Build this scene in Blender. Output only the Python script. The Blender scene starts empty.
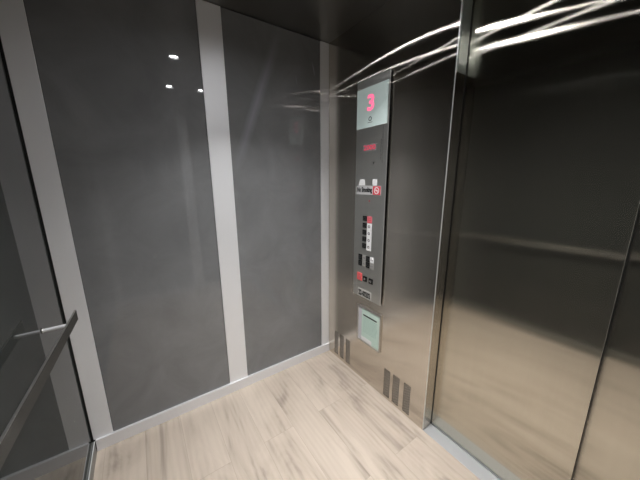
import bpy, bmesh, math, random
from mathutils import Vector, Matrix
random.seed(4)
C = bpy.context.scene.collection
SC = bpy.context.scene

# ------------------------------------------------------------------ helpers
class MB:
    """collects shapes, links them as ONE mesh object"""
    def __init__(self): self.bm = bmesh.new()
    def box(self, x0, x1, y0, y1, z0, z1, bevel=0.0, seg=2):
        b = bmesh.new()
        bmesh.ops.create_cube(b, size=1.0)
        for v in b.verts:
            v.co = Vector(((x0+x1)/2 + v.co.x*(x1-x0), (y0+y1)/2 + v.co.y*(y1-y0), (z0+z1)/2 + v.co.z*(z1-z0)))
        if bevel > 0:
            bmesh.ops.bevel(b, geom=list(b.edges), offset=bevel, segments=seg, profile=0.5, affect='EDGES')
        self._take(b); return self
    def _take(self, b, M=None):
        if M is not None: bmesh.ops.transform(b, matrix=M, verts=b.verts)
        me = bpy.data.meshes.new('tmp'); b.to_mesh(me); b.free()
        self.bm.from_mesh(me); bpy.data.meshes.remove(me)
    def cyl(self, p, axis, r, h, seg=32, r2=None, bevel=0.0):
        """cylinder from point p along axis (unit vector), height h"""
        b = bmesh.new()
        bmesh.ops.create_cone(b, cap_ends=True, segments=seg, radius1=r, radius2=r if r2 is None else r2, depth=h)
        bmesh.ops.translate(b, verts=b.verts, vec=(0, 0, h/2))
        if bevel > 0:
            es = [e for e in b.edges if len(e.link_faces) == 2 and any(len(f.verts) > 4 for f in e.link_faces)]
            bmesh.ops.bevel(b, geom=es, offset=bevel, segments=2, profile=0.5, affect='EDGES')
        q = Vector((0, 0, 1)).rotation_difference(Vector(axis)).to_matrix().to_4x4()
        self._take(b, Matrix.Translation(p) @ q); return self
    def lathe(self, p, axis, prof, seg=40, closed=True):
        """ring profile [(r, h), ...] spun about axis at p"""
        b = bmesh.new(); rings = []
        for r, h in prof:
            rings.append([b.verts.new((r*math.cos(2*math.pi*i/seg), r*math.sin(2*math.pi*i/seg), h)) for i in range(seg)])
        n = len(rings)
        for k in range(n if closed else n-1):
            A, B = rings[k], rings[(k+1) % n]
            for i in range(seg):
                b.faces.new((A[i], A[(i+1) % seg], B[(i+1) % seg], B[i]))
        bmesh.ops.recalc_face_normals(b, faces=b.faces)
        q = Vector((0, 0, 1)).rotation_difference(Vector(axis)).to_matrix().to_4x4()
        self._take(b, Matrix.Translation(p) @ q); return self
    def prism_x(self, pts, x0, x1):
        """outline [(y,z),...] extruded along x"""
        b = bmesh.new()
        A = [b.verts.new((x0, y, z)) for y, z in pts]; B = [b.verts.new((x1, y, z)) for y, z in pts]
        n = len(pts)
        b.faces.new(A); b.faces.new(list(reversed(B)))
        for i in range(n): b.faces.new((A[i], B[i], B[(i+1) % n], A[(i+1) % n]))
        bmesh.ops.recalc_face_normals(b, faces=b.faces)
        self._take(b); return self
    def prism_y(self, pts, y0, y1):
        """outline [(x,z),...] extruded along y"""
        b = bmesh.new()
        A = [b.verts.new((x, y0, z)) for x, z in pts]; B = [b.verts.new((x, y1, z)) for x, z in pts]
        n = len(pts)
        b.faces.new(A); b.faces.new(list(reversed(B)))
        for i in range(n): b.faces.new((A[i], B[i], B[(i+1) % n], A[(i+1) % n]))
        bmesh.ops.recalc_face_normals(b, faces=b.faces)
        self._take(b); return self
    def build(self, name, material, parent=None, smooth=False, origin=None):
        if origin is not None: bmesh.ops.translate(self.bm, verts=self.bm.verts, vec=-Vector(origin))
        me = bpy.data.meshes.new(name); self.bm.to_mesh(me); self.bm.free()
        if smooth:
            for f in me.polygons: f.use_smooth = True
            try: me.set_sharp_from_angle(angle=math.radians(35))
            except Exception: pass
        me.materials.append(material)
        o = bpy.data.objects.new(name, me); C.objects.link(o)
        if origin is not None: o.location = origin
        if parent is not None:
            o.parent = parent
            o.matrix_parent_inverse = Matrix.Identity(4)
            if origin is None: o.location = -world_loc(parent)
            else: o.location = Vector(origin) - world_loc(parent)
        return o

def world_loc(o):
    v = Vector(o.location)
    while o.parent is not None:
        o = o.parent; v += Vector(o.location)
    return v

def thing(name, label, cat, loc, group=None):
    o = bpy.data.objects.new(name, None); C.objects.link(o)
    o.location = loc; o.empty_display_size = 0.05
    o['label'] = label; o['category'] = cat
    if group: o['group'] = group
    return o
def tag(o, label, cat, group=None):
    o['label'] = label; o['category'] = cat
    if group: o['group'] = group
    return o
def struct(o, label=None, cat=None):
    o['kind'] = 'structure'
    if label: o['label'] = label
    if cat: o['category'] = cat
    return o

def text_mesh(mb, s, x, z, y, w, h, depth=0.0006, bold=0.0):
    """lettering standing on a wall facing -y, fitted in width w and height h, lower left corner at x,z"""
    cu = bpy.data.curves.new('lettering', 'FONT'); cu.body = s; cu.size = 1.0; cu.offset = bold
    cu.extrude = 0.02; cu.resolution_u = 3
    t = bpy.data.objects.new('lettering', cu); C.objects.link(t)
    dg = bpy.context.evaluated_depsgraph_get()
    me = bpy.data.meshes.new_from_object(t.evaluated_get(dg))
    xs = [v.co.x for v in me.vertices]; ys = [v.co.y for v in me.vertices]
    x0, x1, y0, y1 = min(xs), max(xs), min(ys), max(ys)
    for v in me.vertices:
        a = (v.co.x-x0)/(x1-x0)*w; b = (v.co.y-y0)/(y1-y0)*h; c = v.co.z/0.02
        v.co = Vector((x+a, y - c*depth, z+b))
    mb.bm.from_mesh(me); bpy.data.meshes.remove(me)
    bpy.data.objects.remove(t); bpy.data.curves.remove(cu)
    return mb

# ------------------------------------------------------------------ materials
def mat(name):
    m = bpy.data.materials.new(name); m.use_nodes = True
    nt = m.node_tree; nt.nodes.clear()
    out = nt.nodes.new('ShaderNodeOutputMaterial')
    return m, nt, out
def N(nt, t, **kw):
    n = nt.nodes.new(t)
    for k, v in kw.items(): setattr(n, k, v)
    return n
def principled(name, col, rough=0.5, metal=0.0, spec=0.5, coat=0.0, coat_rough=0.03, emit=None, estr=0.0):
    m, nt, out = mat(name)
    p = N(nt, 'ShaderNodeBsdfPrincipled')
    p.inputs['Base Color'].default_value = (*col, 1); p.inputs['Roughness'].default_value = rough
    p.inputs['Metallic'].default_value = metal; p.inputs['Specular IOR Level'].default_value = spec
    p.inputs['Coat Weight'].default_value = coat; p.inputs['Coat Roughness'].default_value = coat_rough
    if emit: p.inputs['Emission Color'].default_value = (*emit, 1); p.inputs['Emission Strength'].default_value = estr
    nt.links.new(p.outputs[0], out.inputs[0])
    return m, nt, p

def brushed(name, col, rough, aniso, grain=0.05, tail=(0.21, -0.93, 0.27), axis=(0, 0, 1), diffuse=0.0, dist='BECKMANN'):
    """brushed steel, grain running up and down: reflections smear sideways"""
    m, nt, out = mat(name); L = nt.links.new
    g = N(nt, 'ShaderNodeNewGeometry')
    cr = N(nt, 'ShaderNodeVectorMath', operation='CROSS_PRODUCT')
    L(g.outputs['True Normal'], cr.inputs[0]); cr.inputs[1].default_value = axis
    ad = N(nt, 'ShaderNodeVectorMath', operation='ADD'); L(cr.outputs[0], ad.inputs[0]); ad.inputs[1].default_value = (1e-4, 1e-4, 0)
    b = N(nt, 'ShaderNodeBsdfAnisotropic'); b.distribution = dist
    b.inputs['Roughness'].default_value = rough; b.inputs['Anisotropy'].default_value = aniso
    L(ad.outputs[0], b.inputs['Tangent'])
    tc = N(nt, 'ShaderNodeTexCoord'); mp = N(nt, 'ShaderNodeMapping'); mp.inputs['Scale'].default_value = (90, 90, 1.0)
    L(g.outputs['Position'], mp.inputs[0])
    no = N(nt, 'ShaderNodeTexNoise'); no.inputs['Scale'].default_value = 1.0; no.inputs['Detail'].default_value = 3
    L(mp.outputs[0], no.inputs['Vector'])
    mx = N(nt, 'ShaderNodeMix', data_type='RGBA')
    mx.inputs['A'].default_value = (*[c*(1-grain) for c in col], 1); mx.inputs['B'].default_value = (*[min(1, c*(1+grain)) for c in col], 1)
    L(no.outputs['Fac'], mx.inputs['Factor']); L(mx.outputs['Result'], b.inputs['Color'])
    # soft cloudiness of the handled metal
    n2 = N(nt, 'ShaderNodeTexNoise'); n2.inputs['Scale'].default_value = 3.0; n2.inputs['Detail'].default_value = 4
    L(g.outputs['Position'], n2.inputs['Vector'])
    mr = N(nt, 'ShaderNodeMapRange'); mr.inputs['To Min'].default_value = rough*0.92; mr.inputs['To Max'].default_value = rough*1.08
    L(n2.outputs['Fac'], mr.inputs['Value']); L(mr.outputs[0], b.inputs['Roughness'])
    # long sideways tails of the scratches
    b2 = N(nt, 'ShaderNodeBsdfAnisotropic'); b2.distribution = 'BECKMANN'
    b2.inputs['Roughness'].default_value = tail[0]; b2.inputs['Anisotropy'].default_value = tail[1]
    L(ad.outputs[0], b2.inputs['Tangent']); L(mx.outputs['Result'], b2.inputs['Color'])
    ms = N(nt, 'ShaderNodeMixShader'); ms.inputs[0].default_value = tail[2]
    L(b.outputs[0], ms.inputs[1]); L(b2.outputs[0], ms.inputs[2])
    if diffuse > 0:          # bead-blasted finish scatters a little light
        df = N(nt, 'ShaderNodeBsdfDiffuse'); df.inputs['Color'].default_value = (*col, 1)
        m2 = N(nt, 'ShaderNodeMixShader'); m2.inputs[0].default_value = diffuse
        L(ms.outputs[0], m2.inputs[1]); L(df.outputs[0], m2.inputs[2]); ms = m2
    L(ms.outputs[0], out.inputs[0])
    return m

def laminate(name, col, spec=.3, coat=1.0, ior=1.5, smears=()):
    """charcoal high gloss laminate with a faint cloudy print"""
    m, nt, p = principled(name, col, 0.5, 0.0, spec, coat, 0.03); L = nt.links.new; p.inputs['Coat IOR'].default_value = ior
    g = N(nt, 'ShaderNodeNewGeometry')
    n1 = N(nt, 'ShaderNodeTexNoise'); n1.inputs['Scale'].default_value = 4.0; n1.inputs['Detail'].default_value = 7; n1.inputs['Roughness'].default_value = 0.62
    n1.inputs['Distortion'].default_value = 0.6
    L(g.outputs['Position'], n1.inputs['Vector'])
    r = N(nt, 'ShaderNodeValToRGB')
    r.color_ramp.elements[0].position = 0.3; r.color_ramp.elements[0].color = (*[c*0.86 for c in col], 1)
    r.color_ramp.elements[1].position = 0.7; r.color_ramp.elements[1].color = (*[c*1.14 for c in col], 1)
    L(n1.outputs['Fac'], r.inputs[0]); L(r.outputs[0], p.inputs['Base Color'])
    if smears:                # wiped streaks on the gloss where the surface has gone hazy
        sp = N(nt, 'ShaderNodeSeparateXYZ'); L(g.outputs['Position'], sp.inputs[0])
        def mth(op, a, b=None, clamp=False):
            n = N(nt, 'ShaderNodeMath', operation=op); n.use_clamp = clamp
            for i, v in enumerate((a, b)):
                if v is None: continue
                if isinstance(v, (int, float)): n.inputs[i].default_value = v
                else: L(v, n.inputs[i])
            return n.outputs[0]
        total = None
        for ya, za, yb, zb, wd_, amt in smears:
            k = (yb-ya)/(zb-za)
            d = mth('ABSOLUTE', mth('SUBTRACT', sp.outputs['Y'], mth('ADD', mth('MULTIPLY', sp.outputs['Z'], k), ya-za*k)))
            a = mth('SUBTRACT', 1.0, mth('DIVIDE', d, wd_), True)
            lo, hi = min(za, zb), max(za, zb); fd = (hi-lo)*.4
            e1 = mth('DIVIDE', mth('SUBTRACT', sp.outputs['Z'], lo), fd, True); e2 = mth('DIVIDE', mth('SUBTRACT', hi, sp.outputs['Z']), fd, True)
            e1 = mth('MULTIPLY', 1.0, e1, True); e2 = mth('MULTIPLY', 1.0, e2, True)
            q = mth('MULTIPLY', mth('MULTIPLY', a, amt), mth('MULTIPLY', e1, e2))
            total = q if total is None else mth('ADD', total, q, True)
        gl = N(nt, 'ShaderNodeBsdfAnisotropic'); gl.inputs['Roughness'].default_value = .46; gl.inputs['Color'].default_value = (.85, .88, 1, 1)
        ms = N(nt, 'ShaderNodeMixShader'); L(total, ms.inputs[0]); L(p.outputs[0], ms.inputs[1]); L(gl.outputs[0], ms.inputs[2])
        o_ = [n for n in nt.nodes if n.type == 'OUTPUT_MATERIAL'][0]; L(ms.outputs[0], o_.inputs[0])
    return m

def floor_material():
    m, nt, p = principled('oak_vinyl_planks', (.5, .42, .33), 0.42, 0, 0.35); L = nt.links.new
    g = N(nt, 'ShaderNodeNewGeometry')
    mp0 = N(nt, 'ShaderNodeMapping'); mp0.inputs['Location'].default_value = (0.31, 0.06, 0); L(g.outputs['Position'], mp0.inputs[0])
    br = N(nt, 'ShaderNodeTexBrick'); br.offset = 0.37; br.offset_frequency = 2; br.squash = 1.0
    br.inputs['Color1'].default_value = (0, 0, 0, 1); br.inputs['Color2'].default_value = (1, 1, 1, 1); br.inputs['Mortar'].default_value = (.5, .5, .5, 1)
    br.inputs['Scale'].default_value = 1.0; br.inputs['Mortar Size'].default_value = 0.0009; br.inputs['Mortar Smooth'].default_value = 0.1
    br.inputs['Brick Width'].default_value = 1.22; br.inputs['Row Height'].default_value = 0.18
    L(mp0.outputs[0], br.inputs['Vector'])
    sep = N(nt, 'ShaderNodeSeparateXYZ'); L(g.outputs['Position'], sep.inputs[0])
    def coords(sx, sy, k):
        a = N(nt, 'ShaderNodeMath', operation='MULTIPLY'); L(sep.outputs['X'], a.inputs[0]); a.inputs[1].default_value = sx
        b = N(nt, 'ShaderNodeMath', operation='MULTIPLY'); L(sep.outputs['Y'], b.inputs[0]); b.inputs[1].default_value = sy
        c = N(nt, 'ShaderNodeMath', operation='MULTIPLY'); L(br.outputs['Color'], c.inputs[0]); c.inputs[1].default_value = k
        q = N(nt, 'ShaderNodeCombineXYZ'); L(a.outputs[0], q.inputs[0]); L(b.outputs[0], q.inputs[1]); L(c.outputs[0], q.inputs[2])
        return q
    def noise(v, scale, detail, rough, dist):
        n = N(nt, 'ShaderNodeTexNoise'); n.inputs['Scale'].default_value = scale; n.inputs['Detail'].default_value = detail
        n.inputs['Roughness'].default_value = rough; n.inputs['Distortion'].default_value = dist
        L(v.outputs[0], n.inputs['Vector']); return n
    broad = noise(coords(1.2, 4.6, 31.0), 1.3, 5, 0.55, 1.5)     # broad light and dark figure along a plank
    fine = noise(coords(5.0, 95.0, 57.0), 1.0, 4, 0.6, 0.3)       # fine pores
    rings = N(nt, 'ShaderNodeTexWave'); rings.wave_type = 'BANDS'; rings.bands_direction = 'Y'
    rings.inputs['Scale'].default_value = 1.3; rings.inputs['Distortion'].default_value = 7.0; rings.inputs['Detail'].default_value = 3
    rings.inputs['Detail Scale'].default_value = 0.9; L(coords(0.9, 8.0, 23.0).outputs[0], rings.inputs['Vector'])
    def lin(src, k):
        a = N(nt, 'ShaderNodeMath', operation='MULTIPLY'); L(src, a.inputs[0]); a.inputs[1].default_value = k; return a
    s1 = N(nt, 'ShaderNodeMath', operation='ADD'); L(lin(broad.outputs['Fac'], .90).outputs[0], s1.inputs[0]); L(lin(fine.outputs['Fac'], .10).outputs[0], s1.inputs[1])
    s2 = N(nt, 'ShaderNodeMath', operation='ADD'); L(s1.outputs[0], s2.inputs[0]); L(lin(rings.outputs['Fac'], .07).outputs[0], s2.inputs[1])
    s3 = N(nt, 'ShaderNodeMath', operation='ADD'); L(s2.outputs[0], s3.inputs[0]); L(lin(br.outputs['Color'], .08).outputs[0], s3.inputs[1])
    r = N(nt, 'ShaderNodeValToRGB'); e = r.color_ramp.elements
    e[0].position = 0.36; e[0].color = (.275, .228, .187, 1)
    e[1].position = 0.72; e[1].color = (.53, .455, .38, 1)
    k = e.new(0.52); k.color = (.450, .382, .315, 1)
    L(s3.outputs[0], r.inputs[0])
    mx = N(nt, 'ShaderNodeMix', data_type='RGBA'); L(br.outputs['Fac'], mx.inputs['Factor']); L(r.outputs[0], mx.inputs['A']); mx.inputs['B'].default_value = (.37, .31, .255, 1)
    L(mx.outputs['Result'], p.inputs['Base Color'])
    bp = N(nt, 'ShaderNodeBump'); bp.inputs['Strength'].default_value = 0.12; bp.inputs['Distance'].default_value = 0.002
    L(s1.outputs[0], bp.inputs['Height']); L(bp.outputs[0], p.inputs['Normal'])
    return m

STEEL = brushed('brushed_steel', (.655, .615, .555), 0.14, -0.75)
STEEL_DOOR = brushed('brushed_steel_door', (.57, .54, .465), 0.14, -0.75)
STEEL_PLATE = brushed('brushed_steel_plate', (.66, .66, .63), 0.32, -0.6, diffuse=0.11, dist='GGX')
STEEL_HIGHLIGHT = brushed('steel_edge_highlight', (.72, .72, .70), 0.40, -0.5, diffuse=0.32, dist='GGX')  # paler steel, corner highlight put into its colour
JAMB = principled('polished_steel_jamb', (.42, .41, .38), 0.16, 1.0)[0]
LAM = laminate('charcoal_laminate', (.185, .190, .194), .05, 1.0, 1.6)
LAM_WIPED = laminate('charcoal_laminate_wiped', (.185, .190, .194), .05, 1.0, 1.6, [(-.350, 2.32, -.700, 1.42, .040, .16), (-.135, 2.165, -.113, 2.075, .006, .25), (-.262, 2.06, -.250, 2.00, .005, .12)])
LAM_REAR = laminate('shaded_charcoal_laminate', (.036, .039, .037), 0.0, 0.85, 1.40)  # same laminate as the sides, dimmer rear light put into the colour
ALU = principled('satin_aluminium', (.85, .86, .88), 0.48, 0.35, 0.5)[0]
ALU_BASE = principled('satin_aluminium_skirting', (.80, .80, .82), 0.36, 0.3, 0.5)[0]
CEIL = principled('dark_ceiling_metal', (.30, .30, .29), 0.30, 1.0)[0]
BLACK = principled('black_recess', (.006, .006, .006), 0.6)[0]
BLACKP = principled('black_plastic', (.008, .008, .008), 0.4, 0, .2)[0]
WHITE = principled('white_sticker', (.82, .82, .82), 0.45)[0]
GREYS = principled('grey_sign_plastic', (.50, .50, .50), 0.4)[0]
SILVER = principled('silver_sign_plate', (.62, .61, .58), 0.35, 0.2)[0]
RED = principled('red_plastic', (.62, .07, .09), 0.4)[0]
PINK = principled('red_sticker', (.68, .16, .19), 0.4)[0]
PRINT = principled('black_print', (.012, .012, .012), 0.5)[0]
LGREY = principled('light_grey_button', (.42, .41, .39), 0.35, 0.3)[0]
CHROME = principled('chrome', (.75, .74, .72), 0.18, 1.0)[0]
RAIL = brushed('stainless_rail', (.40, .39, .365), 0.12, -0.3, .05, (0.3, -0.85, .24), (1, 0, 0))
SCREEN = principled('pale_screen', (.66, .77, .745), 0.15, 0, 0.5, 0.6, 0.03, (.62, .78, .74), 0.14)[0]
GLOW = principled('red_lit_digit', (.5, .03, .06), 0.4, 0, 0.5, 0, 0, (1.0, .17, .32), 1.15)[0]
LEDRED = principled('red_led', (.4, .02, .03), 0.4, 0, 0.5, 0, 0, (1.0, .12, .22), 0.38)[0]
PAPER = principled('pale_green_paper', (.60, .76, .68), 0.6)[0]
PAPERTXT = principled('green_grey_print', (.36, .52, .46), 0.6)[0]
MATB = principled('pale_lilac_mat', (.60, .60, .63), 0.5)[0]
FRAME = principled('steel_frame', (.55, .52, .48), 0.3, 0.9)[0]
SILL = principled('aluminium_sill', (.46, .47, .475), 0.42, 0.3)[0]
LENS = principled('lit_lens', (.9, .9, .9), 0.5, 0, 0.5, 0, 0, (.99, .985, 1.0), 270)[0]
TRIMR = principled('black_baffle', (.02, .02, .02), 0.5)[0]
FLOOR = floor_material()

# ------------------------------------------------------------------ dimensions (metres)
D, H, W = 1.535, 2.30, 2.05          # depth, height, width of the cab
XJ, YD = 0.905, 0.080                # left jamb of the doorway, door face
PX = -0.014                          # face of the left wall panels

# ------------------------------------------------------------------ setting
fl = MB().box(-.06, W+.06, -D-.06, 0.0, -.04, 0).build('floor', FLOOR)
struct(fl, 'pale oak vinyl plank floor of the lift cab', 'floor')
ce = MB().box(-.06, W+.06, -D-.06, .2, H, H+.04).build('ceiling', CEIL)
struct(ce, 'dark metal ceiling of the lift cab', 'ceiling')

def side_wall(name, label, x_face, out, stiles, side):
    """wall in the plane x = const; out = +1 when the room lies to +x"""
    def bx(mb, a, b, y0, y1, z0, z1, bevel=0.0):
        xs = sorted((x_face + out*a, x_face + out*b)); return mb.box(xs[0], xs[1], y0, y1, z0, z1, bevel)
    w = bx(MB(), -.05, -.004, -D-.03, -.001, 0.0, H-.001).build(name, BLACK)
    struct(w, label, 'wall')
    for y0, y1 in zip([s[1] for s in stiles[:-1]], [s[0] for s in stiles[1:]]):
        bx(MB(), -.004, 0.0, y0+.002, y1-.002, .069, H-.003, .0006).build('wall_panel', LAM_WIPED if side == 'left' and y1 > -.5 else LAM, w)
    for y0, y1 in stiles:
        o = bx(MB(), -.004, .004, y0, y1, .069, H-.003, .0012).build('stile', ALU, w); o['label'] = 'pale satin aluminium upright'
    b = MB()
    xs = sorted((x_face + out*-.004, x_face + out*.014))
    b.box(xs[0], xs[1], -D+.0015, -.001, 0.0, .069, .0018)
    b = b.build('baseboard_'+side, ALU_BASE, None)
    struct(b, 'grey metal baseboard under the %s wall' % side, 'baseboard')
    return w

side_wall('wall_left', 'charcoal panelled left wall with pale metal uprights', PX, 1,
          [(-1.541, -1.4575), (-.8252, -.7035), (-.0712, -.0010)], 'left')
side_wall('wall_right', 'charcoal panelled right wall with pale metal uprights', W, -1,
          [(-1.541, -1.4575), (-.700, -.578), (-.0712, -.0010)], 'right')

wr = MB().box(-.06, W+.06, -D-.06, -D-.016, 0, H-.001).build('wall_rear', BLACK)
struct(wr, 'dark glossy rear wall behind the handrail', 'wall')
MB().box(PX-.001, W+.001, -D-.016, -D-.012, .069, H-.003).build('wall_panel', LAM_REAR, wr)
br_ = MB().box(.001, W-.016, -D-.014, -D, 0, .069, .0018).build('baseboard_rear', principled('shaded_skirting', (.16, .165, .155), 0.3, 0.4)[0])  # skirting darkened, weaker light at the rear put into its colour
MB().box(.001, W-.016, -D-.0030, -D+.0006, .0685, .0705, .0006).build('ledge', ALU, br_)
struct(br_, 'grey metal baseboard under the dark rear wall', 'baseboard')

# front return with its cut-outs for the grilles
LV = [(.070, .115), (.140, .186), (.212, .260)]; LZ = (.026, .224)
RV = [(.601, .652), (.674, .725), (.757, .806)]; RZ = (.018, .217)
def front_wall():
    holes = [(a, b, *LZ) for a, b in LV] + [(a, b, *RZ) for a, b in RV]
    R = .004
    x_end = XJ - R
    xs = sorted({PX, x_end, *[h[0] for h in holes], *[h[1] for h in holes]})
    zs = sorted({.0, H-.001, LZ[0], LZ[1], RZ[0], RZ[1]})
    bm = bmesh.new(); V = {}
    def v(x, y, z):
        k = (round(x, 5), round(y, 5), round(z, 5))
        if k not in V: V[k] = bm.verts.new((x, y, z))
        return V[k]
    for i in range(len(xs)-1):
        for j in range(len(zs)-1):
            cx, cz = (xs[i]+xs[i+1])/2, (zs[j]+zs[j+1])/2
            if any(h[0] < cx < h[1] and h[2] < cz < h[3] for h in holes): continue
            bm.faces.new((v(xs[i], 0, zs[j]), v(xs[i+1], 0, zs[j]), v(xs[i+1], 0, zs[j+1]), v(xs[i], 0, zs[j+1])))
    for h in holes:                                   # the folded rims of the slots
        for (xa, za), (xb, zb) in (((h[0], h[2]), (h[0], h[3])), ((h[0], h[3]), (h[1], h[3])), ((h[1], h[3]), (h[1], h[2])), ((h[1], h[2]), (h[0], h[2]))):
            bm.faces.new((bm.verts.new((xa, 0, za)), bm.verts.new((xb, 0, zb)), bm.verts.new((xb, .02, zb)), bm.verts.new((xa, .02, za))))
    # rounded corner and the face of the jamb
    prof = [(x_end + R*math.sin(a), R - R*math.cos(a)) for a in [math.pi/2*k/6 for k in range(7)]] + [(XJ, YD-.004), (PX, YD-.004)]
    for (xa, ya), (xb, yb) in zip(prof[:-1], prof[1:]):
        f = bm.faces.new((bm.verts.new((xa, ya, 0)), bm.verts.new((xb, yb, 0)), bm.verts.new((xb, yb, H-.001)), bm.verts.new((xa, ya, H-.001))))
    bmesh.ops.remove_doubles(bm, verts=bm.verts, dist=1e-5)
    bmesh.ops.recalc_face_normals(bm, faces=bm.faces)
    me = bpy.data.meshes.new('wall_front'); bm.to_mesh(me); bm.free(); me.materials.append(STEEL); me.materials.append(STEEL_HIGHLIGHT)
    for f in me.polygons:
        if x_end < f.center.x < XJ-1e-4 and f.center.y < R: f.material_index = 1
    o = bpy.data.objects.new('wall_front', me); C.objects.link(o)
    return struct(o, 'brushed steel front wall carrying the button panel', 'wall')
front_wall()
XR = 1.985
wf = MB().box(XR, W+.05, 0, YD-.004, 0, H-.001, .003).box(XJ, XR, 0.0, YD-.004, 2.20, H-.001, .002).build('wall_header', STEEL)
wf.name = 'trim_3'; struct(wf, 'steel header and right return around the lift doorway', 'trim')
# backing of the hoistway side behind the doors
wh = MB().box(-.06, W+.06, .20, .24, -.04, H+.04).build('wall_hoistway', BLACK); struct(wh, 'dark shaft wall behind the doors', 'wall')

d1 = MB().box(.895, 1.493, YD, YD+.030, .010, 2.26, .0015).build('door_1', STEEL_DOOR); struct(d1, 'brushed steel lift door leaf next to the jamb', 'door')
d2 = MB().box(1.455, 2.03, YD+.042, YD+.072, .010, 2.26, .0015).build('door_2', STEEL_DOOR); struct(d2, 'brushed steel lift door leaf set back behind the first', 'door')
o = MB().box(1.4931, 1.4945, YD+.0005, YD+.0405, .012, 2.255).build('seam_shade_strip', BLACKP, d1); o['label'] = 'black strip standing in for the shade in the door seam'  # black strip added as the recess shade beside the leaf edge
sk = MB().box(.9025, .9078, YD-.0038, YD-.0004, .003, 2.19).build('jamb_gap_shade', BLACKP); struct(sk, 'black strip standing in for the shaded gap between the door jamb and the door leaf', 'trim')  # black strip added to draw the shaded gap at the jamb
sl = MB()
sl.box(XJ+.0005, XR-.0005, .0005, YD-.006, -.03, .0015, .0008).box(XJ+.0005, XR-.0005, YD+.002, .19, -.03, .0015, .0008).box(XJ+.0005, XR-.0005, YD-.006, YD+.002, -.03, -.012)
sl = sl.build('trim_1', SILL); struct(sl, 'aluminium door sill below the steel lift doors', 'trim')
pl = MB().box(XJ+.0004, XJ+.0030, .006, .073, 1.853, 2.199, .0008).build('trim_2', principled('grey_green_plate', (.36, .40, .37), 0.24, 0.6)[0])
struct(pl, 'grey green metal strip on the upper door jamb', 'trim')

# ------------------------------------------------------------------ vent grilles
def grille_mesh(w, h):
    """plate of slanted strands seen as small diamond openings"""
    mb = MB(); pitch, t = .0120, .0034
    def clip(p, q):
        (x0, z0), (x1, z1) = p, q; t0, t1 = 0.0, 1.0
        for d, a, b in ((x1-x0, x0, w), (z1-z0, z0, h)):
            if abs(d) < 1e-9:
                if a < 0 or a > b: return None
                continue
            u0, u1 = sorted(((0-a)/d, (b-a)/d)); t0, t1 = max(t0, u0), min(t1, u1)
        if t1 - t0 < 1e-4: return None
        return (x0+(x1-x0)*t0, z0+(z1-z0)*t0), (x0+(x1-x0)*t1, z0+(z1-z0)*t1)
    for s in (1, -1):
        k = -w
        while k < h + w:
            seg = clip((0, k), (w, k + s*w))
            if seg:
                (ax, az), (bx, bz) = seg
                n = Vector((-(bz-az), bx-ax)).normalized()*t/2
                y0 = .003 if s == 1 else .0034
                mb.prism_y([(ax+n.x, az+n.y), (bx+n.x, bz+n.y), (bx-n.x, bz-n.y), (ax-n.x, az-n.y)], y0, y0+.0012)
            k += pitch
    return mb
vent_labels = [
    'dim perforated vent slot in the steel wall, nearest the corner by the panelled wall',
    'dim perforated vent slot, middle of the three beside the panelled wall corner',
    'dim perforated vent slot beside the wall corner, the one closest to the certificate frame',
    'perforated vent slot by the doorway, left of its three and nearest the certificate frame',
    'perforated vent slot by the doorway, middle of its row of three',
    'perforated vent slot nearest the steel door jamb']
GR = principled('grille_steel', (.38, .35, .31), 0.45, 0.6)[0]
for (a, b), z, lab in zip(LV+RV, [LZ]*3+[RZ]*3, vent_labels):
    t = thing('vent_grille', lab, 'vent', ((a+b)/2, .003, z[0]), 'perforated vent slots low on the steel wall')
    g = grille_mesh(b-a-.0008, z[1]-z[0]-.0008)
    bmesh.ops.translate(g.bm, verts=g.bm.verts, vec=(a+.0004, 0, z[0]+.0004))
    g.build('mesh_screen', GR, t)
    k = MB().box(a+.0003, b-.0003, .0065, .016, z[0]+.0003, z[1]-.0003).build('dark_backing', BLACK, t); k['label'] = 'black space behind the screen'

# ------------------------------------------------------------------ car operating panel
CX0, CX1, CZ0, CZ1, CY = .300, .553, .636, 1.972, -.016
cop = thing('car_operating_panel', 'tall brushed steel lift button panel with pale screen and No Smoking sign', 'control panel', (.4265, 0, CZ0))
MB().box(CX0, CX1, CY, CY+.005, CZ0, CZ1, .0012).build('faceplate', STEEL_PLATE, cop)
o = MB().box(CX0+.004, CX1-.004, CY+.005, -.0003, CZ0+.004, CZ1-.004).build('shade_gap_box', BLACKP, cop); o['label'] = 'black box behind the plate, side shade put into its colour'  # inset box made black to draw the shade beside the plate
o = MB().box(CX1-.0002, CX1+.0016, CY-.0006, CY+.005, CZ0, CZ1, .0006).build('edge_highlight', STEEL_HIGHLIGHT, cop); o['label'] = 'right edge strip with the highlight put into its colour'  # added strip carrying the painted edge highlight
def onp(x0, x1, z0, z1, th=.002, bevel=.0005): return MB().box(x0, x1, CY-th, CY+.0005, z0, z1, bevel)
scr = onp(CX0+.002, CX1-.008, 1.707, 1.924, .0022).build('display_screen', SCREEN, cop); scr['label'] = 'pale grey green display with a glowing red numeral'
t = MB(); text_mesh(t, '3', .390, 1.795, CY-.0026, .056, .088, .0006, .03)
q = t.build('numeral', GLOW, scr); q['label'] = 'glowing red number'
MB().lathe((.417, CY-.0022, 1.752), (0, -1, 0), [(.0085, 0), (.0125, 0), (.0125, .0008), (.0085, .0008)], 28).build('ring_mark', PRINT, scr)
MB().box(.398, .436, CY-.0028, CY-.0021, 1.7315, 1.7338).build('mark_line', PRINT, scr)
# narrow seam of the service cabinet door on the right
MB().box(.5075, .5105, CY-.0012, CY+.0002, 1.52, 1.63, .0004).box(.520, .5225, CY-.0012, CY+.0002, 1.50, 1.70, .0004).build('hinge_strip', CHROME, cop)
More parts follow.
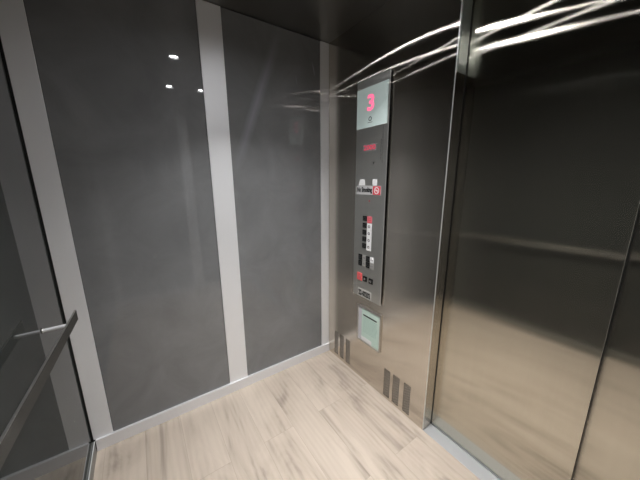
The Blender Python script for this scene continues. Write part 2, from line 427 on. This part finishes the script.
# red readout
ro = onp(.362, .474, 1.574, 1.615, .0008, .0002).build('readout_window', principled('smoked_window', (.20, .185, .185), .3)[0], cop); ro['label'] = 'smoked window with red characters'
t = MB(); text_mesh(t, '2000', .370, 1.580, CY-.0012, .096, .029, .0004, .02); t.build('red_characters', LEDRED, ro)
k = MB().cyl((.457, CY+.0005, 1.504), (0, -1, 0), .0085, .0035, 24, bevel=.0008).build('key_switch', CHROME, cop)
MB().box(.4558, .4582, CY-.0036, CY-.0029, 1.499, 1.509).build('key_slot', BLACKP, k)
# two small white stickers
for k, (a, b) in enumerate(((.340, .386), (.452, .489))):
    mb = MB()
    if k == 0: mb.prism_y([(a-.006, 1.374), (b+.002, 1.374), (b, 1.400), (b-.006, 1.411), (a+.004, 1.411), (a, 1.398)], CY-.0010, CY+.0002)
    else: mb.box(a, b, CY-.0010, CY+.0002, 1.374, 1.411, .0003)
    o = mb.build('white_sticker', WHITE, cop); o['label'] = 'small white sticker above the No Smoking sign'
# No Smoking sign
ns = onp(.314, .522, 1.318, 1.372, .0015, .0004).build('no_smoking_sign', GREYS, cop); ns['label'] = 'grey sign reading No Smoking with a red square'
t = MB(); text_mesh(t, 'No Smoking', .320, 1.325, CY-.0019, .132, .040, .0004, .045); t.build('lettering', PRINT, ns)
rs = MB().box(.458, .520, CY-.0022, CY-.0014, 1.320, 1.370, .0003).build('red_square', RED, ns)
sy = MB().lathe((.489, CY-.0022, 1.345), (0, -1, 0), [(.0155, 0), (.0200, 0), (.0200, .0006), (.0155, .0006)], 28)
def bar_between(mb, x0, z0, x1, z1, w, y0, y1):
    n = Vector((-(z1-z0), x1-x0)).normalized()*w/2
    return mb.prism_y([(x0+n.x, z0+n.y), (x1+n.x, z1+n.y), (x1-n.x, z1-n.y), (x0-n.x, z0-n.y)], y0, y1)
bar_between(sy, .4765, 1.3575, .5015, 1.3325, .004, CY-.0028, CY-.0021)
sy.box(.477, .500, CY-.0027, CY-.0021, 1.3425, 1.3468)
sy.build('prohibition_symbol', WHITE, ns)
k = MB().cyl((.430, CY+.0005, 1.281), (0, -1, 0), .0045, .002, 16, bevel=.0005).build('indicator_lamp', RED, cop); k['label'] = 'tiny red lamp'
# five floor buttons with their label strips
zt = [1.187, 1.1425, 1.0985, 1.0545, 1.0105]
marks = ['4', '3', '2', '1', 'G']
for i, z in enumerate(zt):
    b = onp(.3805, .4145, z-.0320, z-.0005, .0042, .0012).build('floor_button', BLACKP, cop); b['label'] = 'black floor button, %s in its column' % ['first from the top', 'second from the top', 'third from the top', 'fourth from the top', 'lowest'][i]
    MB().lathe((.3975, CY-.0042, z-.0168), (0, -1, 0), [(.0085, 0), (.0100, 0), (.0100, .0004), (.0085, .0004)], 24).build('button_ring', principled('dark_grey_ring', (.10, .10, .10), .35)[0] if i == 0 else bpy.data.materials['dark_grey_ring'], b)
    l = onp(.4175, .4585, z-.0425, z+.0005, .0010, .0002).build('button_label', PINK if i == 0 else WHITE, cop); l['label'] = 'red label beside the top floor button' if i == 0 else 'white label beside a floor button'
    gm = MB()
    if i == 0: gm.box(.424, .452, CY-.0014, CY-.0009, z-.014, z-.010).box(.424, .452, CY-.0014, CY-.0009, z-.026, z-.021).box(.422, .454, CY-.0014, CY-.0009, z-.040, z-.036)
    else: gm.lathe((.436, CY-.0010, z-.020), (0, -1, 0), [(.004, 0), (.0095, 0), (.0095, .0004), (.004, .0004)], 20)
    gm.build('label_mark', principled('grey_print', (.16, .15, .17), .5)[0] if i == 1 else (RED if i == 0 else bpy.data.materials['grey_print']), l)
# two rows of door buttons
for r, z in enumerate((.931, .8905)):
    for c, x in enumerate((.349, .384, .419, .4535)):
        dark = c in (0, 2)
        m_ = BLACKP if dark else (WHITE if (r == 0 and c == 3) else LGREY)
        b = onp(x, x+.0325, z-.0365, z, .0036 if dark else .0012, .0008).build('door_button' if dark else 'button_symbol', m_, cop)
        b['label'] = ('black square button' if dark else ('white symbol tile' if (r == 0 and c == 3) else 'grey symbol tile')) + (' in the upper row' if r == 0 else ' in the lower row')
        g_ = MB()
        if dark: g_.lathe((x+.0163, CY-.0036, z-.0182), (0, -1, 0), [(.0080, 0), (.0094, 0), (.0094, .0004), (.0080, .0004)], 20).build('button_ring', bpy.data.materials['dark_grey_ring'], b)
        else:
            s = 1 if c == 1 else -1
            xc = x+.0163; zc = z-.0182
            g_.prism_y([(xc-.010, zc), (xc-.003, zc+.006), (xc-.003, zc-.006)], CY-.0016, CY-.0011).prism_y([(xc+.010, zc), (xc+.003, zc+.006), (xc+.003, zc-.006)], CY-.0016, CY-.0011)
            g_.build('symbol', bpy.data.materials['grey_print'], b)
# alarm button and two key switches
ab = onp(.340, .386, .750, .802, .0040, .0015).build('alarm_button', principled('alarm_red', (.80, .13, .13), .35)[0], cop); ab['label'] = 'red square alarm button'
MB().cyl((.363, CY-.0039, .777), (0, -1, 0), .009, .0010, 20).box(.360, .366, CY-.0049, CY-.0039, .756, .770).build('bell_mark', PINK, ab)
for x, z in ((.396, .790), (.4495, .789)):
    b = onp(x, x+.036, z-.036, z, .0030, .0010).build('key_switch', BLACKP, cop); b['label'] = 'black key switch with a bright key barrel'
    MB().cyl((x+.018, CY-.0029, z-.018), (0, -1, 0), .0088, .0030, 24, bevel=.0010).build('key_barrel', CHROME, b)
# numbered plate at the bottom
np_ = onp(.350, .475, .640, .694, .0014, .0004).build('number_plate', SILVER, cop); np_['label'] = 'pale plate with black digits'
t = MB(); text_mesh(t, '22-00202', .357, .646, CY-.0018, .111, .040, .0004, .045); t.build('lettering', PRINT, np_)

# ------------------------------------------------------------------ certificate frame
cf = thing('certificate_frame', 'small steel framed pale green certificate on the steel wall below the button panel', 'frame', (.452, 0, .300))
X0, X1, Z0, Z1 = .342, .561, .302, .569
fm = MB(); w_ = .008
fm.box(X0, X0+w_, -.011, -.0003, Z0, Z1, .001).box(X1-w_, X1, -.011, -.0003, Z0, Z1, .001).box(X0+w_, X1-w_, -.011, -.0003, Z1-w_, Z1, .001).box(X0+w_, X1-w_, -.011, -.0003, Z0, Z0+w_, .001)
fm.build('frame_border', FRAME, cf)
o = MB().box(X0+w_, X1-w_, -.0040, -.0004, Z0+w_, Z1-w_).build('mat_board', MATB, cf); o['label'] = 'pale lilac backing'
pp = MB().box(.383, .546, -.0050, -.0039, .3115, .549).build('certificate', PAPER, cf); pp['label'] = 'pale green printed certificate'
MB().box(.397, .522, -.0056, -.0049, .501, .510).build('heading_bar', PRINT, pp)
tx = MB(); zz = .486
while zz > .375:
    x = .398
    while x < .525:
        l = random.uniform(.010, .030); tx.box(x, min(x+l, .530), -.0054, -.0049, zz, zz+.0030); x += l+.005
    zz -= .0095
tx.build('printed_lines', PAPERTXT, pp)
MB().box(.383, .482, -.0058, -.0049, .3125, .340).build('white_slip', WHITE, pp)

# ------------------------------------------------------------------ handrail
hr = thing('handrail', 'flat stainless handrail on the dark rear wall', 'handrail', (1.0, -D, .80))
YR = -D-.012
def rail_y(x): return YR + .080 - .028*(x-.17)/.75
ZT, RH = .871, .043
x0, x1 = .168, 1.86
b = bmesh.new()
def rail_pt(x, side, z): return (x, rail_y(x)+side*.0028, z)
ring = [(-1, ZT-RH), (1, ZT-RH), (1, ZT), (-1, ZT)]
A = [b.verts.new(rail_pt(x0, s, z)) for s, z in ring]; B = [b.verts.new(rail_pt(x1, s, z)) for s, z in ring]
b.faces.new(A); b.faces.new(list(reversed(B)))
for i in range(4): b.faces.new((A[i], B[i], B[(i+1) % 4], A[(i+1) % 4]))
bmesh.ops.recalc_face_normals(b, faces=b.faces)
bmesh.ops.bevel(b, geom=list(b.edges), offset=.0008, segments=2, profile=.5, affect='EDGES')
mb = MB(); mb._take(b); mb.build('rail_bar', RAIL, hr)
te = bmesh.new()
A = [te.verts.new((x0, rail_y(x0)+s*.0026, z)) for s, z in ((-1, ZT-.0005), (1, ZT-.0005), (1, ZT+.0018), (-1, ZT+.0018))]; B = [te.verts.new((x1, rail_y(x1)+s*.0026, z)) for s, z in ((-1, ZT-.0005), (1, ZT-.0005), (1, ZT+.0018), (-1, ZT+.0018))]
te.faces.new(A); te.faces.new(list(reversed(B)))
for i in range(4): te.faces.new((A[i], B[i], B[(i+1) % 4], A[(i+1) % 4]))
bmesh.ops.recalc_face_normals(te, faces=te.faces)
mb = MB(); mb._take(te); o = mb.build('top_highlight', principled('rail_highlight_steel', (.42, .42, .40), .35, .9)[0], hr); o['label'] = 'added strip for the light along the top'  # strip added to draw the light catching the bar's top
for x in (.285, 1.02, 1.75):
    zb = ZT-.012; yb = rail_y(x)
    mb = MB().cyl((x, YR, zb), (0, 1, 0), .0065, yb-.002-YR, 20)
    br = mb.build('bracket', ALU, hr)
    MB().cyl((x, YR, zb), (0, 1, 0), .010, .003, 28, bevel=.001).build('wall_rosette', CHROME, br)

# ------------------------------------------------------------------ downlights (their reflections show in panels and steel)
BEAM = 5.5
LIGHTS = [((.750, -.552), 'ceiling downlight nearer the panelled wall and the button panel'),
          ((.750, -.839), 'ceiling downlight nearer the panelled wall, on the handrail side'),
          ((1.432, -.529), 'ceiling downlight above the doorway side, farther from the panelled wall'),
          ((1.470, -.800), 'ceiling downlight farthest from the panelled wall, on the handrail side')]
dl = thing('downlight', LIGHTS[0][1], 'ceiling light', (*LIGHTS[0][0], H), 'round ceiling downlights')
lx, ly = LIGHTS[0][0]
ring_o = MB().lathe((lx, ly, H), (0, 0, -1), [(.0335, 0.0003), (.046, 0.0003), (.046, .006), (.042, .0125), (.0335, .0125)], 48).build('trim_ring', TRIMR, dl, smooth=True)
lens_o = MB().cyl((lx, ly, H-.0004), (0, 0, -1), .029, .0012, 40).build('lens', LENS, dl)
ld = bpy.data.lights.new('lamp', 'AREA'); ld.shape = 'DISK'; ld.size = .05; ld.energy = BEAM; ld.spread = math.radians(102); ld.color = (.985, .98, .98)
ld_back = ld.copy(); ld_back.energy = BEAM*.55; ld.energy = BEAM*1.5
lamp_o = bpy.data.objects.new('lamp', ld); C.objects.link(lamp_o); lamp_o.parent = dl; lamp_o.location = (0, 0, -.003)
for (x, y), lab in LIGHTS[1:]:
    c = dl.copy(); C.objects.link(c); c.location = (x, y, H); c['label'] = lab
    for ch in (ring_o, lens_o, lamp_o):
        k = ch.copy(); C.objects.link(k); k.parent = c
        if k.type == 'LIGHT' and y < -.7: k.data = ld_back

# ------------------------------------------------------------------ world, camera, look
wd = bpy.data.worlds.new('world'); SC.world = wd; wd.use_nodes = True
wd.node_tree.nodes['Background'].inputs[0].default_value = (.01, .01, .01, 1)
f, yaw, pitch, roll = 266.856, -.97454, -.21617, -.006476
cd = bpy.data.cameras.new('camera'); cam = bpy.data.objects.new('camera', cd); C.objects.link(cam)
cd.sensor_width = 36; cd.sensor_fit = 'HORIZONTAL'; cd.lens = f/640*36; cd.clip_start = .01
F = Vector((math.cos(pitch)*math.sin(yaw), math.cos(pitch)*math.cos(yaw), math.sin(pitch)))
Rv = Vector((math.cos(yaw), -math.sin(yaw), 0)); U = Rv.cross(F)
c_, s_ = math.cos(roll), math.sin(roll)
Rr, Ur = c_*Rv + s_*U, -s_*Rv + c_*U
M = Matrix((( Rr.x, Ur.x, -F.x, 1.62169), (Rr.y, Ur.y, -F.y, -1.19146), (Rr.z, Ur.z, -F.z, 1.40022), (0, 0, 0, 1)))
cam.matrix_world = M
SC.camera = cam
SC.view_settings.view_transform = 'Standard'; SC.view_settings.look = 'None'
SC.view_settings.exposure = 0.0; SC.view_settings.gamma = 1.0; SC.view_settings.use_curve_mapping = False
cy = SC.cycles
cy.max_bounces = 14; cy.glossy_bounces = 10; cy.diffuse_bounces = 5; cy.sample_clamp_indirect = 20.0; cy.blur_glossy = 0.0
